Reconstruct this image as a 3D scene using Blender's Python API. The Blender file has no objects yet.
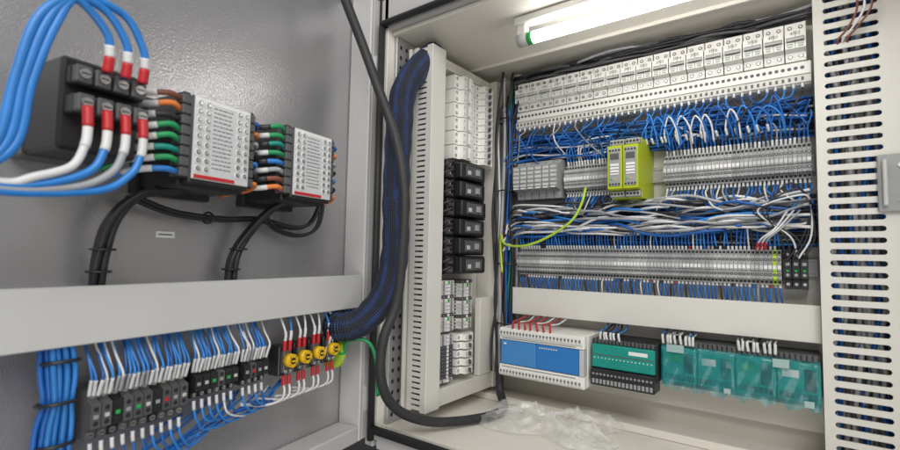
import bpy, math, random
from mathutils import Matrix, Vector
random.seed(7)
R=random.random
U=random.uniform
scene=bpy.context.scene
COL=scene.collection
Z0=1.4
PI=math.pi
# ------------------------------------------------------------------ materials
MATS={}
def mat(name,col,rough=.45,metal=0,var=.12,bump=.0,bscale=300,spec=.5,nscale=25,emis=0,coat=0,bdist=.002):
    m=bpy.data.materials.new(name); m.use_nodes=True
    nt=m.node_tree; N=nt.nodes; L=nt.links
    b=N['Principled BSDF']
    b.inputs['Roughness'].default_value=rough; b.inputs['Metallic'].default_value=metal
    b.inputs['Specular IOR Level'].default_value=spec
    if coat: b.inputs['Coat Weight'].default_value=coat; b.inputs['Coat Roughness'].default_value=.12
    tc=N.new('ShaderNodeTexCoord')
    oi=N.new('ShaderNodeObjectInfo')
    n=N.new('ShaderNodeTexNoise'); n.inputs['Scale'].default_value=nscale; n.inputs['Detail'].default_value=5
    L.new(tc.outputs['Object'],n.inputs['Vector'])
    add=N.new('ShaderNodeMath'); add.operation='MULTIPLY_ADD'; add.inputs[1].default_value=.45
    L.new(oi.outputs['Random'],add.inputs[0]); L.new(n.outputs['Fac'],add.inputs[2])
    mr=N.new('ShaderNodeMapRange'); mr.inputs[1].default_value=.3; mr.inputs[2].default_value=1.15
    mr.inputs[3].default_value=1-var; mr.inputs[4].default_value=1+var
    L.new(add.outputs[0],mr.inputs[0])
    mx=N.new('ShaderNodeVectorMath'); mx.operation='SCALE'
    mx.inputs[0].default_value=col[:3]; L.new(mr.outputs[0],mx.inputs['Scale'])
    L.new(mx.outputs[0],b.inputs['Base Color'])
    rr=N.new('ShaderNodeMapRange'); rr.inputs[3].default_value=max(.03,rough-.1); rr.inputs[4].default_value=min(1,rough+.12)
    L.new(n.outputs['Fac'],rr.inputs[0]); L.new(rr.outputs[0],b.inputs['Roughness'])
    if bump:
        bn=N.new('ShaderNodeTexNoise'); bn.inputs['Scale'].default_value=bscale; bn.inputs['Detail'].default_value=2
        L.new(tc.outputs['Object'],bn.inputs['Vector'])
        bp=N.new('ShaderNodeBump'); bp.inputs['Strength'].default_value=bump; bp.inputs['Distance'].default_value=bdist
        L.new(bn.outputs['Fac'],bp.inputs['Height']); L.new(bp.outputs[0],b.inputs['Normal'])
        if coat: L.new(bp.outputs[0],b.inputs['Coat Normal'])
    if emis:
        b.inputs['Emission Color'].default_value=(1,.98,.95,1); b.inputs['Emission Strength'].default_value=emis
    MATS[name]=m
    return m
mat('door_paint',(.40,.395,.405),.22,.45,.06,.5,300,nscale=4,coat=1.0,bdist=.0011)
mat('rim_paint',(.52,.51,.50),.33,0,.05,.3,300,nscale=4,coat=.2)
mat('cab_paint',(.79,.755,.68),.4,0,.05,.25,260,nscale=4)
mat('plate_paint',(.68,.66,.60),.42,0,.06,.15,260,nscale=5)
mat('galv',(.45,.45,.45),.4,.6,.12,.1,100,nscale=12)
mat('duct',(.64,.63,.585),.45,0,.05,.05,200,nscale=6)
mat('duct_door',(.56,.56,.55),.42,0,.04,.05,200,nscale=6)
mat('duct_grey',(.50,.49,.46),.5,0,.06,.05,200,nscale=6)
mat('white',(.81,.80,.765),.35,0,.05)
mat('offwhite',(.62,.61,.56),.4,0,.08)
mat('grey',(.30,.31,.31),.45,0,.12)
mat('tgrey',(.31,.32,.32),.5,0,.18)
mat('tgrey2',(.38,.385,.38),.5,0,.18)
mat('ltgrey',(.52,.52,.51),.45,0,.10)
mat('palegreen',(.42,.52,.43),.45,0,.10)
mat('dkgrey',(.085,.085,.09),.45,0,.15)
mat('black',(.018,.018,.020),.36,0,.25)
mat('rubber',(.03,.03,.033),.55,0,.2)
mat('hole',(.015,.015,.016),.8,0,.1)
mat('steel',(.62,.62,.62),.28,1,.1)
mat('blue',(.012,.11,.40),.34,0,.35)
mat('blue2',(.025,.20,.58),.34,0,.25)
mat('blue_dk',(.012,.05,.26),.4,0,.2)
mat('wwire',(.66,.66,.66),.4,0,.12)
mat('gwire',(.33,.34,.36),.4,0,.15)
mat('kwire',(.02,.02,.025),.38,0,.2)
mat('rwire',(.42,.03,.03),.38,0,.15)
mat('red',(.48,.015,.02),.35,0,.12)
mat('owire',(.70,.20,.04),.4,0,.12)
mat('brown',(.20,.07,.04),.4,0,.12)
mat('gnwire',(.02,.30,.10),.38,0,.15)
mat('teal',(.008,.27,.22),.35,0,.15)
mat('gy',(.42,.62,.05),.4,0,.1)
mat('ygreen',(.40,.47,.012),.4,0,.08)
mat('yellow',(.78,.48,.01),.38,0,.1)
mat('panelblue',(.03,.19,.52),.35,0,.06)
mat('panelblue2',(.06,.25,.56),.35,0,.06)
mat('green',(.02,.38,.08),.35,0,.1)
mat('ink',(.05,.05,.055),.6,0,.05)
mat('ink_grey',(.13,.13,.14),.6,0,.05)
mat('labelw',(.74,.74,.73),.5,0,.03)
mat('tape',(.32,.45,.43),.35,0,.1)
mat('face',(.56,.57,.58),.25,0,.05,coat=.8)
mat('roomfloor',(.25,.25,.25),.6,0,.1,nscale=3)
mat('roomwall',(.08,.08,.09),.8,0,.1,nscale=3)
mat('lamp',(1,1,1),.3,0,0,emis=12)
def film(name,col,a0,a1,rough=.12,sc=45,bump=.8,bs=60,spec=.5):
    m=mat(name,col,rough,0,.25,bump,bs,nscale=40,spec=spec); b=m.node_tree.nodes['Principled BSDF']
    N=m.node_tree.nodes;L=m.node_tree.links
    n=N.new('ShaderNodeTexNoise'); n.inputs['Scale'].default_value=sc; n.inputs['Detail'].default_value=6
    tc=N.new('ShaderNodeTexCoord'); L.new(tc.outputs['Object'],n.inputs['Vector'])
    mr=N.new('ShaderNodeMapRange'); mr.inputs[1].default_value=.35; mr.inputs[2].default_value=.7
    mr.inputs[3].default_value=a0; mr.inputs[4].default_value=a1
    L.new(n.outputs['Fac'],mr.inputs[0]); L.new(mr.outputs[0],b.inputs['Alpha'])
film('bagfilm',(.80,.80,.78),.16,.50,.07,24,.4,25,1.0)
film('tealfilm',(.02,.27,.29),.25,.72,.16,22,.45,26,.8)
def braid():
    m=mat('braid',(.02,.08,.33),.5,0,.2); N=m.node_tree.nodes;L=m.node_tree.links;b=N['Principled BSDF']
    uv=N.new('ShaderNodeTexCoord'); sp=N.new('ShaderNodeSeparateXYZ'); L.new(uv.outputs['UV'],sp.inputs[0])
    def M(op,a,bv,c=None):
        q=N.new('ShaderNodeMath'); q.operation=op
        for i,v in enumerate((a,bv,c)):
            if v is None: continue
            if isinstance(v,(int,float)): q.inputs[i].default_value=v
            else: L.new(v,q.inputs[i])
        return q.outputs[0]
    u=M('MULTIPLY',sp.outputs[0],820); v=M('MULTIPLY',sp.outputs[1],2*PI*20)
    s1=M('SINE',M('ADD',u,v),None); s2=M('SINE',M('SUBTRACT',u,v),None)
    p=M('MULTIPLY',s1,s2)
    w=M('SINE',M('ADD',M('MULTIPLY',sp.outputs[1],2*PI*7),M('MULTIPLY',sp.outputs[0],14)),None)
    n=N.new('ShaderNodeTexNoise'); n.inputs['Scale'].default_value=40; L.new(uv.outputs['Object'],n.inputs['Vector'])
    pp=M('ADD',M('MULTIPLY_ADD',p,.30,M('MULTIPLY_ADD',n.outputs['Fac'],.6,.0)),M('MULTIPLY',w,.22))
    cr=N.new('ShaderNodeValToRGB'); cr.color_ramp.elements[0].position=.38; cr.color_ramp.elements[0].color=(.014,.018,.032,1)
    cr.color_ramp.elements[1].position=1.0; cr.color_ramp.elements[1].color=(.02,.10,.42,1)
    L.new(pp,cr.inputs[0])
    L.new(cr.outputs[0],b.inputs['Base Color'])
    bp=N.new('ShaderNodeBump'); bp.inputs['Strength'].default_value=.6; bp.inputs['Distance'].default_value=.002
    L.new(p,bp.inputs['Height']); L.new(bp.outputs[0],b.inputs['Normal'])
braid()
# ------------------------------------------------------------------ mesh builder
class MB:
    def __init__(s): s.v=[];s.f=[];s.m=[];s.mn=[];s.sm=[];s.uv=None
    def mi(s,n):
        if n not in s.mn: s.mn.append(n)
        return s.mn.index(n)
    def face(s,idx,m,c=None,smooth=False):
        if c is not None:
            a,b,d=(Vector(s.v[idx[0]]),Vector(s.v[idx[1]]),Vector(s.v[idx[2]]))
            n=(b-a).cross(d-a); ce=sum((Vector(s.v[i]) for i in idx),Vector())/len(idx)
            if n.dot(ce-c)<0: idx=idx[::-1]
        s.f.append(tuple(idx)); s.m.append(m); s.sm.append(smooth)
    def box(s,x0,x1,n0,n1,z0,z1,m,c=.0008):
        m=s.mi(m); lo=(min(x0,x1),-max(n0,n1),min(z0,z1)); hi=(max(x0,x1),-min(n0,n1),max(z0,z1))
        c=min(c,.3*min(hi[i]-lo[i] for i in range(3)))
        ce=Vector([(lo[i]+hi[i])/2 for i in range(3)]); ix={}
        for sx in (0,1):
            for sy in (0,1):
                for sz in (0,1):
                    sg=(sx,sy,sz)
                    for a in range(3):
                        p=[]
                        for i in range(3):
                            e=hi[i] if sg[i] else lo[i]
                            if i!=a: e+= -c if sg[i] else c
                            p.append(e)
                        ix[(sg,a)]=len(s.v); s.v.append(tuple(p))
        for a in range(3):
            o=[i for i in range(3) if i!=a]
            for sa in (0,1):
                q=[]
                for (p,r) in ((0,0),(1,0),(1,1),(0,1)):
                    sg=[0,0,0]; sg[a]=sa; sg[o[0]]=p; sg[o[1]]=r; q.append(ix[(tuple(sg),a)])
                s.face(q,m,ce)
        for a in range(3):
            for d in range(a+1,3):
                k=3-a-d
                for sa in (0,1):
                    for sd in (0,1):
                        sg0=[0,0,0]; sg0[a]=sa; sg0[d]=sd; sg1=list(sg0); sg1[k]=1
                        sg0=tuple(sg0);sg1=tuple(sg1)
                        s.face([ix[(sg0,a)],ix[(sg0,d)],ix[(sg1,d)],ix[(sg1,a)]],m,ce)
        for sx in (0,1):
            for sy in (0,1):
                for sz in (0,1):
                    sg=(sx,sy,sz); s.face([ix[(sg,0)],ix[(sg,1)],ix[(sg,2)]],m,ce)
    def prof(s,pts,x0,x1,m):
        m=s.mi(m); b=len(s.v); k=len(pts)
        A=sum(pts[i][0]*pts[(i+1)%k][1]-pts[(i+1)%k][0]*pts[i][1] for i in range(k))
        if A<0: pts=pts[::-1]
        for x in (x0,x1):
            for n,z in pts: s.v.append((x,-n,z))
        s.face(tuple(b+i for i in range(k)),m)
        s.face(tuple(b+k+i for i in range(k))[::-1],m)
        for i in range(k):
            j=(i+1)%k; s.face((b+j,b+i,b+k+i,b+k+j),m)
    def cyl(s,x,n0,n1,z,r,m,seg=12,r2=None,smooth=True):
        m=s.mi(m); b=len(s.v); r2=r if r2 is None else r2
        for t,rr in ((n0,r),(n1,r2)):
            for i in range(seg):
                a=2*PI*i/seg; s.v.append((x+rr*math.cos(a),-t,z+rr*math.sin(a)))
        ce=Vector()
        for i in range(2*seg): ce+=Vector(s.v[b+i])
        ce/=2*seg
        s.face([b+i for i in range(seg)],m,ce); s.face([b+seg+i for i in range(seg)],m,ce)
        for i in range(seg):
            j=(i+1)%seg; s.face([b+i,b+j,b+seg+j,b+seg+i],m,ce,smooth)
    def slotcell(s,w,z0,p,a,b_,r,n,th,m):
        m=s.mi(m); zc=z0+p/2; K=5
        up=[(a+r-r*math.cos(PI/2*i/K),zc+r*math.sin(PI/2*i/K)) for i in range(K+1)]+[(b_-r+r*math.sin(PI/2*i/K),zc+r*math.cos(PI/2*i/K)) for i in range(K+1)]
        lo=[(x,2*zc-z) for x,z in up]
        U_=[(0,zc)]+up+[(w,zc),(w,z0+p),(0,z0+p)]; L_=[(0,zc)]+lo+[(w,zc),(w,z0),(0,z0)]
        for P,rev in ((U_,True),(L_,False)):
            b=len(s.v); s.v+= [(x,-n,z) for x,z in P]; idx=tuple(range(b,b+len(P)))
            s.face(idx[::-1] if rev else idx,m)
        loop=up+lo[::-1][1:-1]; b=len(s.v); k=len(loop)
        s.v+=[(x,-n,z) for x,z in loop]+[(x,-n+th,z) for x,z in loop]
        for i in range(k):
            j=(i+1)%k; s.face((b+i,b+j,b+k+j,b+k+i),m)
    def tube(s,path,r,m,seg=7,cap=True,uv=False):
        m=s.mi(m); P=[Vector(p) for p in path]; k=len(P); b=len(s.v)
        t=(P[1]-P[0]).normalized(); ref=Vector((0,0,1)) if abs(t.z)<.9 else Vector((1,0,0))
        u=t.cross(ref).normalized()
        if uv: s.uv=[]
        for i in range(k):
            t2=(P[min(i+1,k-1)]-P[max(i-1,0)])
            if t2.length<1e-9: t2=t
            t2.normalize(); u=(u-t2*u.dot(t2))
            if u.length<1e-6: u=t2.orthogonal()
            u.normalize(); w=t2.cross(u); t=t2
            ri=r[i] if isinstance(r,(list,tuple)) else r
            for j in range(seg):
                a=2*PI*j/seg; q=P[i]+u*(ri*math.cos(a))+w*(ri*math.sin(a)); s.v.append(tuple(q))
        L=0
        for i in range(k-1):
            d=(P[i+1]-P[i]).length
            for j in range(seg):
                l=(j+1)%seg
                s.face((b+i*seg+j,b+i*seg+l,b+(i+1)*seg+l,b+(i+1)*seg+j),m,None,True)
                if uv: s.uv+= [(L,j/seg),(L,(j+1)/seg),(L+d,(j+1)/seg),(L+d,j/seg)]
            L+=d
        if cap and not uv:
            s.face(tuple(b+i for i in range(seg))[::-1],m); s.face(tuple(b+(k-1)*seg+i for i in range(seg)),m)
    def mesh(s,name):
        me=bpy.data.meshes.new(name); me.from_pydata(s.v,[],s.f)
        for n in s.mn: me.materials.append(MATS[n])
        me.polygons.foreach_set('material_index',s.m); me.polygons.foreach_set('use_smooth',s.sm)
        if s.uv:
            l=me.uv_layers.new(name='UVMap')
            for i,c in enumerate(s.uv): l.data[i].uv=c
        me.update(); return me
def cat(pts,n=8):
    P=[Vector(p) for p in pts]; P=[P[0]*2-P[1]]+P+[P[-1]*2-P[-2]]; out=[]
    for i in range(1,len(P)-2):
        a,b,c,d=P[i-1:i+3]
        for k in range(n):
            t=k/n
            out.append(.5*((2*b)+(c-a)*t+(2*a-5*b+4*c-d)*t*t+(3*b-a-3*c+d)*t**3))
    out.append(P[-2]); return out
HINGE=Vector((-.825,.79,Z0)); TH=math.radians(99.2)
FR={'D':Matrix.Translation(HINGE)@Matrix.Rotation(TH,4,'Z'),
    'S':Matrix.Translation((-.76,0,Z0))@Matrix.Rotation(PI/2,4,'Z'),
    'B':Matrix.Translation((0,1.2,Z0)),
    'W':Matrix.Translation((0,0,Z0))}
def W(f,x,n,z): return FR[f]@Vector((x,-n,z))
def PW(f,pts): return [W(f,*p) for p in pts]
def mk(name,me,M=None,parent=None,label=None,category=None,group=None,kind=None):
    o=bpy.data.objects.new(name,me); COL.objects.link(o)
    if parent is not None: o.parent=parent
    if M is not None:
        if parent is not None: o.matrix_local=M
        else: o.matrix_world=M
    if label: o['label']=label
    if category: o['category']=category
    if group: o['group']=group
    if kind: o['kind']=kind
    return o
def thing(name,f,x,n,z,parts,label,category,group=None,roll=0):
    M=FR[f]@Matrix.Translation((x,-n,z))@Matrix.Rotation(math.radians(roll),4,'Y')
    if len(parts)==1 and not parts[0][2]:
        return mk(name,parts[0][1],M,None,label,category,group)
    e=mk(name,None,M,None,label,category,group); e.empty_display_size=.02
    for pn,me,ch in parts:
        p=mk(pn,me,Matrix(),e)
        for cn,cm in ch: mk(cn,cm,Matrix(),p)
    return e
def wire(path,r,m,label,cat_='wire',name='wire',group=None,sleeves=(),seg=6,n=8):
    P=cat(path,n) ; o=P[0].copy(); P=[p-o for p in P]
    b=MB(); b.tube(P,r,m,seg)
    ob=mk(name,b.mesh(name),Matrix.Translation(o),None,label,cat_,group)
    k=len(P)-1
    for a,c,sm,rf in sleeves:
        i0=int(round(a*k)); i1=max(i0+1,int(round(c*k)))
        s=MB(); s.tube(P[i0:i1+1],r*rf,sm,seg+1)
        mk('marker_sleeve',s.mesh('marker_sleeve'),Matrix(),ob)
    return ob
TXT={}
def text_mesh(t,size,m='ink'):
    k=(t,size,m)
    if k in TXT: return TXT[k]
    c=bpy.data.curves.new('txt','FONT'); c.body=t; c.size=size; c.align_x='CENTER'; c.align_y='CENTER'; c.resolution_u=2
    o=bpy.data.objects.new('txt',c); COL.objects.link(o)
    dg=bpy.context.evaluated_depsgraph_get(); me=bpy.data.meshes.new_from_object(o.evaluated_get(dg))
    bpy.data.objects.remove(o)
    me.transform(Matrix.Rotation(PI/2,4,'X')); me.materials.clear(); me.materials.append(MATS[m]); TXT[k]=me
    return me
def moved(me,x,n,z):
    q=me.copy(); q.transform(Matrix.Translation((x,-n,z))); return q
# ================================================================== cabinet
CB0=Matrix.Translation((-.3,.81,Z0-.45)); CBI=CB0.inverted()
cab=mk('electrical_cabinet',None,CB0,None,'large grey steel electrical cabinet standing open with wired mounting plate','cabinet')
def cabpart(name,b,M=None):
    o=mk(name,b.mesh(name),None,cab); o.matrix_local=CBI@(M if M is not None else Matrix.Translation((0,0,Z0))); return o
b=MB(); b.box(-.80,.26,-1.245,-1.235,-.42,.62,'cab_paint'); cabpart('back_wall',b)
b=MB(); b.box(-.812,-.80,-1.245,-.80,-.42,.62,'cab_paint'); cabpart('side_wall',b)
b=MB(); b.box(.26,.272,-1.245,-.80,-.42,.62,'cab_paint'); cabpart('side_wall',b)
b=MB(); b.box(-.799,.259,-1.234,-.815,.53,.54,'cab_paint'); b.box(-.799,.259,-1.10,-1.094,.521,.5298,'cab_paint'); cabpart('ceiling_panel',b)
b=MB(); b.box(-.799,.259,-1.234,-.815,-.40,-.39,'cab_paint'); b.box(-.79,.25,-1.20,-1.14,-.389,-.372,'cab_paint'); cabpart('floor_panel',b)
b=MB(); b.box(-.70,.24,-1.215,-1.202,-.33,.515,'plate_paint'); cabpart('mounting_plate',b)
b=MB()
b.box(-.84,.28,-.83,-.80,.541,.62,'rim_paint',.003)
b.box(-.80,.26,-.812,-.797,-.44,-.391,'rim_paint',.003)
b.box(-.84,-.813,-.83,-.80,-.44,.54,'rim_paint',.003)
cabpart('front_frame',b)
b=MB()
b.tube([(-.81,.79,-.42),(-.81,.79,.545)],.008,'rubber',8)
b.tube([(-.81,.788,.55),(.26,.788,.55)],.008,'rubber',8)
b.tube([(-.80,.79,-.395),(.26,.79,-.395)],.010,'rubber',8)
cabpart('rubber_gasket',b)
b=MB(); b.box(-.799,-.79,-.87,-.822,-.389,.529,'galv')
z=-.37
while z<.52:
    for yy in (.836,.856):
        m=b.mi('hole'); c=[]
        for i in range(10):
            a=2*PI*i/10; b.v.append((-.7895,yy+.004*math.cos(a),z+.0055*math.sin(a))); c.append(len(b.v)-1)
        b.f.append(tuple(c)); b.m.append(m); b.sm.append(False)
    z+=.025
cabpart('perforated_rail',b)
b=MB(); b.box(.845,1.165,-.012,-.004,-.355,.50,'plate_paint',.001)
b.box(1.145,1.165,-.003,.055,-.355,.50,'plate_paint',.001)
b.box(.905,1.144,-.003,.05,-.355,-.315,'plate_paint',.001)
b.box(1.08,1.144,.035,.052,-.314,-.11,'plate_paint',.001)
b.box(.905,1.144,-.003,.03,.475,.50,'plate_paint',.001)
cabpart('side_mounting_plate',b,FR['S'])
e=mk('cabinet_door',None,None,cab); e.matrix_local=CBI@FR['D']; e.empty_display_size=.05
b=MB(); b.box(-1.0,-.004,-.072,-.06,-.42,.62,'door_paint'); mk('door_panel',b.mesh('door_panel'),Matrix(),e)
b=MB()
b.box(-.026,-.014,-.06,0,-.42,.62,'rim_paint',.003); b.box(-.014,.012,-.072,-.002,-.42,.62,'rim_paint',.003)
b.box(-1.0,-.027,-.0595,.0,-.42,-.385,'rim_paint',.003)
mk('door_rim',b.mesh('door_rim'),Matrix(),e)
b=MB(); b.tube([(.014,.0,-.42),(.014,.0,.62)],.007,'rubber',8); mk('door_gasket',b.mesh('door_gasket'),Matrix(),e)
for zz in (-.33,.45):
    b=MB(); b.box(-.004,.03,-.01,.01,zz-.03,zz+.03,'steel',.003); mk('hinge',b.mesh('hinge'),Matrix(),e)
b=MB(); b.box(-4,4,-4,4,-.02,0,'roomfloor'); mk('floor',b.mesh('floor'),Matrix(),None,None,None,None,'structure')
b=MB(); b.box(-4,4,-1.62,-1.5,.0,2.9,'roomwall'); mk('room_wall',b.mesh('room_wall'),Matrix(),None,'plain dark wall behind the cabinet','wall')
# ================================================================== ducts
def duct(f,x0,x1,z0,z1,n0,n1,label,m='duct'):
    a=MB(); w=x1-x0;h=z1-z0;d=n1-n0
    a.box(0,w,.0,.004,.003,h-.003,m)
    x=.002
    while x<w-.012:
        a.box(x,x+.008,.004,d-.012,h-.005,h-.0032,m,.0003); a.box(x,x+.008,.004,d-.012,.0032,.005,m,.0003); x+=.0125
    c=MB(); c.box(0,w,d-.004,d,0,h,m,.0015); c.box(0,w,d-.013,d-.004,h-.002,h,m,.0004); c.box(0,w,d-.013,d-.004,0,.002,m,.0004)
    return thing('wiring_duct',f,x0,n0,z0,[('duct_channel',a.mesh('duct_channel'),[]),('duct_cover',c.mesh('duct_cover'),[])],label,'cable duct')
duct('D',-.78,-.03,-.12,-.047,-.0595,0,'wide light grey plastic wiring duct fixed across the open door','duct_door')
duct('B',-.645,.012,-.15,-.08,-.001,.06,'light grey plastic wiring duct below the terminal rows')
a=MB(); a.box(0,.05,0,.004,0,.855,'duct_grey')
z=.004
while z<.845:
    for xx in (.0,.048): a.box(xx,xx+.002,.016,.043,z,z+.0085,'duct',.0003)
    z+=.0125
for xx in (0,.048): a.box(xx-.0001,xx+.0021,.0425,.0551,0,.855,'duct',.0003); a.box(xx-.0001,xx+.0021,.004,.0165,0,.855,'duct',.0003)
c=MB(); c.box(-.001,.051,.0555,.06,0,.855,'duct',.001)
d=MB()
for i in range(9):
    d.tube(cat([(U(.01,.04),-U(.01,.045),k*.17) for k in range(6)],5),.003,random.choice(['kwire','kwire','gwire','blue_dk']),6)
thing('wiring_duct','S',.85,0,-.355,[('duct_channel',a.mesh('duct_channel'),[]),('duct_cover',c.mesh('duct_cover'),[]),('enclosed_wires',d.mesh('enclosed_wires'),[])],'tall slotted grey wiring duct on the side plate','cable duct')
a=MB(); H_=1.0; wd=.17
a.box(0,wd,0,.004,0,H_,'duct_grey'); a.box(0,.003,.004,.08,0,H_,'duct_grey'); a.box(wd-.003,wd,.004,.08,0,H_,'duct_grey')
c=MB()
for i in range(48): c.slotcell(wd,i*.0205,.0205,.015,.093,.0048,.084,.003,'duct')
c.box(0,.003,.074,.0835,0,.984,'duct',.0005)
d=MB()
for i in range(30):
    xx=U(.01,.11)
    d.tube(cat([(xx+U(-.015,.015),-U(.015,.055),k*.125) for k in range(9)],4),.0045,random.choice(['blue','blue','gwire','gwire','grey','ltgrey','dkgrey']),6)
thing('wiring_duct','B',.012,0,-.44,[('duct_channel',a.mesh('duct_channel'),[]),('slotted_cover',c.mesh('slotted_cover'),[]),('enclosed_wires',d.mesh('enclosed_wires'),[])],'tall vertical wiring duct with slotted cover over blue wires','cable duct')
a=MB(); a.box(0,.045,0,.008,0,.1,'grey',.002); a.box(.006,.012,.008,.02,.01,.09,'ltgrey',.002); a.cyl(.03,.008,.011,.02,.004,'steel'); a.cyl(.03,.008,.011,.08,.004,'steel')
thing('latch_plate','B',.095,.0855,.09,[('latch_plate',a.mesh('latch_plate'),[])],'small grey metal latch plate on the slotted duct','latch')
for k,m in enumerate(['brown','wwire','brown']):
    x=.06+k*.007
    wire(PW('B',[(x-.008,.09,.56),(x+.012,.105,.50),(x+.015+k*.003,.108,.455),(x+.002,.10,.425),(x-.012,.09,.41),(x-.010,.075,.40)]),.0020,m,{'brown':'brown','wwire':'white'}[m]+' loose wire hanging over the slotted duct',n=7)
# ================================================================== lamp
lx0,lx1=-.50,.05; LY=.915
a=MB(); a.box(lx0-.015,lx1,-LY-.014,-LY+.014,.510,.5285,'white',.003)
t=MB(); t.tube([(lx0+.028,LY,.478),(lx1,LY,.478)],.0125,'lamp',16)
c=MB(); c.tube([(lx0-.008,LY,.478),(lx0+.016,LY,.478)],.0145,'ltgrey',16)
c2=MB(); c2.box(lx0-.008,lx0+.012,-LY-.01,-LY+.01,.480,.511,'white',.002)
g=MB(); g.tube([(lx0+.0162,LY,.478),(lx0+.0278,LY,.478)],.0138,'green',16)
e=mk('fluorescent_lamp',None,Matrix.Translation((0,0,Z0)),None,'lit white fluorescent tube under the cabinet ceiling','lamp')
for n_,q in (('lamp_base',a),('lamp_tube',t),('end_cap',c),('lamp_holder',c2),('colour_ring',g)): mk(n_,q.mesh(n_),Matrix(),e)
# ================================================================== circuit breakers
BW=.0352
def breaker_meshes(poles=2,w=BW,h=.078,f=.062,lv='ltgrey'):
    body=MB(); d=.046
    pts=[(0,0),(d,0),(d,h*.24),(f,h*.27),(f,h*.73),(d,h*.76),(d,h),(0,h)]
    body.prof(pts,.0007,w-.0007,'white')
    for i in range(poles):
        x0=w/poles*(i+.5)
        for zz in (h*.12,h*.88):
            body.cyl(x0,d-.001,d+.0004,zz,.0040,'dkgrey',10); body.cyl(x0,d,d+.001,zz,.0024,'steel',8)
        if i: body.box(w/poles*i-.0004,w/poles*i+.0004,f-.001,f+.0003,h*.28,h*.72,'dkgrey',.0001)
        body.box(x0-.004,x0+.004,f-.0004,f+.0003,h*.30,h*.33,'grey',.0001)
        body.box(x0-.005,x0+.005,f-.0004,f+.0004,h*.355,h*.395,'palegreen',.0001)
    lev=MB()
    lev.box(.003,w-.003,f-.001,f+.0005,h*.43,h*.56,'grey',.0002)
    lev.prof([(f,h*.47),(f+.008,h*.44),(f+.009,h*.48),(f,h*.54)],.004,w-.004,lv)
    return body.mesh('body'),lev.mesh('lever')
bm,lm=breaker_meshes()
names=['2F01','2F02','2F03','2F04','2F05','2F06','2F07','2F08','3F01','3F02','3F03','3F04','3F05','3F06','3F07','3F08','4F01','4F02']
x=-.642
for i in range(18):
    tm=moved(text_mesh(names[i],.009,'ink_grey'),BW/2,.0628,.078*.65)
    thing('circuit_breaker','B',x,.0,.400,[('body',bm,[]),('lever',lm,[]),('label_text',tm,[])],
      'white modular circuit breaker clipped in the top row','circuit breaker','circuit breakers in the top row')
    x+=BW+.0006
def rail(f,x0,x1,z,lbl='zinc plated mounting rail behind the modules'):
    a=MB(); w=x1-x0; a.box(0,w,0,.006,-.0125,.0125,'galv',.0006); a.box(0,w,.006,.008,-.0175,-.0115,'galv',.0004); a.box(0,w,.006,.008,.0115,.0175,'galv',.0004)
    return thing('mounting_rail',f,x0,.0,z,[('mounting_rail',a.mesh('mounting_rail'),[])],lbl,'rail')
a=MB(); w=.65; a.box(0,w,.0,.05,0,.046,'white',.001)
a.box(0,w,.0501,.055,.003,.018,'offwhite',.0006); a.box(0,w,.0501,.0515,.020,.0212,'grey',.0002)
xx=.006
while xx<w-.004:
    a.cyl(xx,.0495,.0505,.034,.0036,'dkgrey',8); a.box(xx-.0022,xx+.0022,.0545,.0554,.007,.014,'dkgrey',.0001); xx+=.0105
thing('terminal_strip','B',-.642,0,.350,[('terminal_strip',a.mesh('terminal_strip'),[])],'white perforated terminal strip running under the breakers','terminal strip')
# ================================================================== terminal blocks
def terminal_mesh(w,h,d,c1='tgrey',mk_='ltgrey'):
    b=MB()
    pts=[(0,0),(d*.70,0),(d*.70,h*.15),(d*.94,h*.17),(d*.94,h*.40),(d,h*.41),(d,h*.59),(d*.94,h*.60),(d*.94,h*.83),(d*.70,h*.85),(d*.70,h),(0,h)]
    b.prof(pts,.0003,w-.0003,c1)
    for zz in (h*.075,h*.925): b.box(w*.2,w*.8,d*.69,d*.70+.0006,zz-h*.035,zz+h*.035,'hole',.0001)
    for zz in (h*.29,h*.71): b.cyl(w/2,d*.93,d*.94+.0005,zz,w*.40,'hole',8); b.cyl(w/2,d*.93,d*.94+.0008,zz,w*.2,'steel',6)
    b.box(w*.1,w*.9,d-.0005,d+.0006,h*.45,h*.55,mk_,.0001)
    return b.mesh('terminal_block')
T1=terminal_mesh(.0074,.07,.058); T1l=terminal_mesh(.0074,.07,.058,'tgrey2','labelw'); T1b=terminal_mesh(.0074,.07,.058,'gy','labelw'); T1k=terminal_mesh(.0074,.07,.058,'grey','labelw')
TB1=[];TB2=[]
def tb(x,z,i,lst,grp,lb='slim grey feed-through terminal block on a rail',T=None):
    lst.append(x+.0037); thing('terminal_block','B',x,.002+(.0015 if (i*5)%7==0 else 0),z,[('t',T or (T1l if (i//9)%3==1 else (T1k if (i//5)%4==3 else T1)),[])],lb,'terminal block',grp)
x=-.262;i=0
while x<.003: tb(x,.165,i,TB1,'terminal blocks on the upper rail'); x+=.0074;i+=1
x=-.50
while x<-.372: tb(x,.165,i,TB1,'terminal blocks on the upper rail'); x+=.0074;i+=1
x=-.632;i=0
while x<-.05:
    if i==77: tb(x,-.045,i,TB2,'terminal blocks on the lower rail','slim green and yellow earth terminal block on a rail',T1b)
    else: tb(x,-.045,i,TB2,'terminal blocks on the lower rail')
    x+=.0074;i+=1
rail('B',-.645,.01,.20); rail('B',-.645,.01,-.01)
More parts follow.
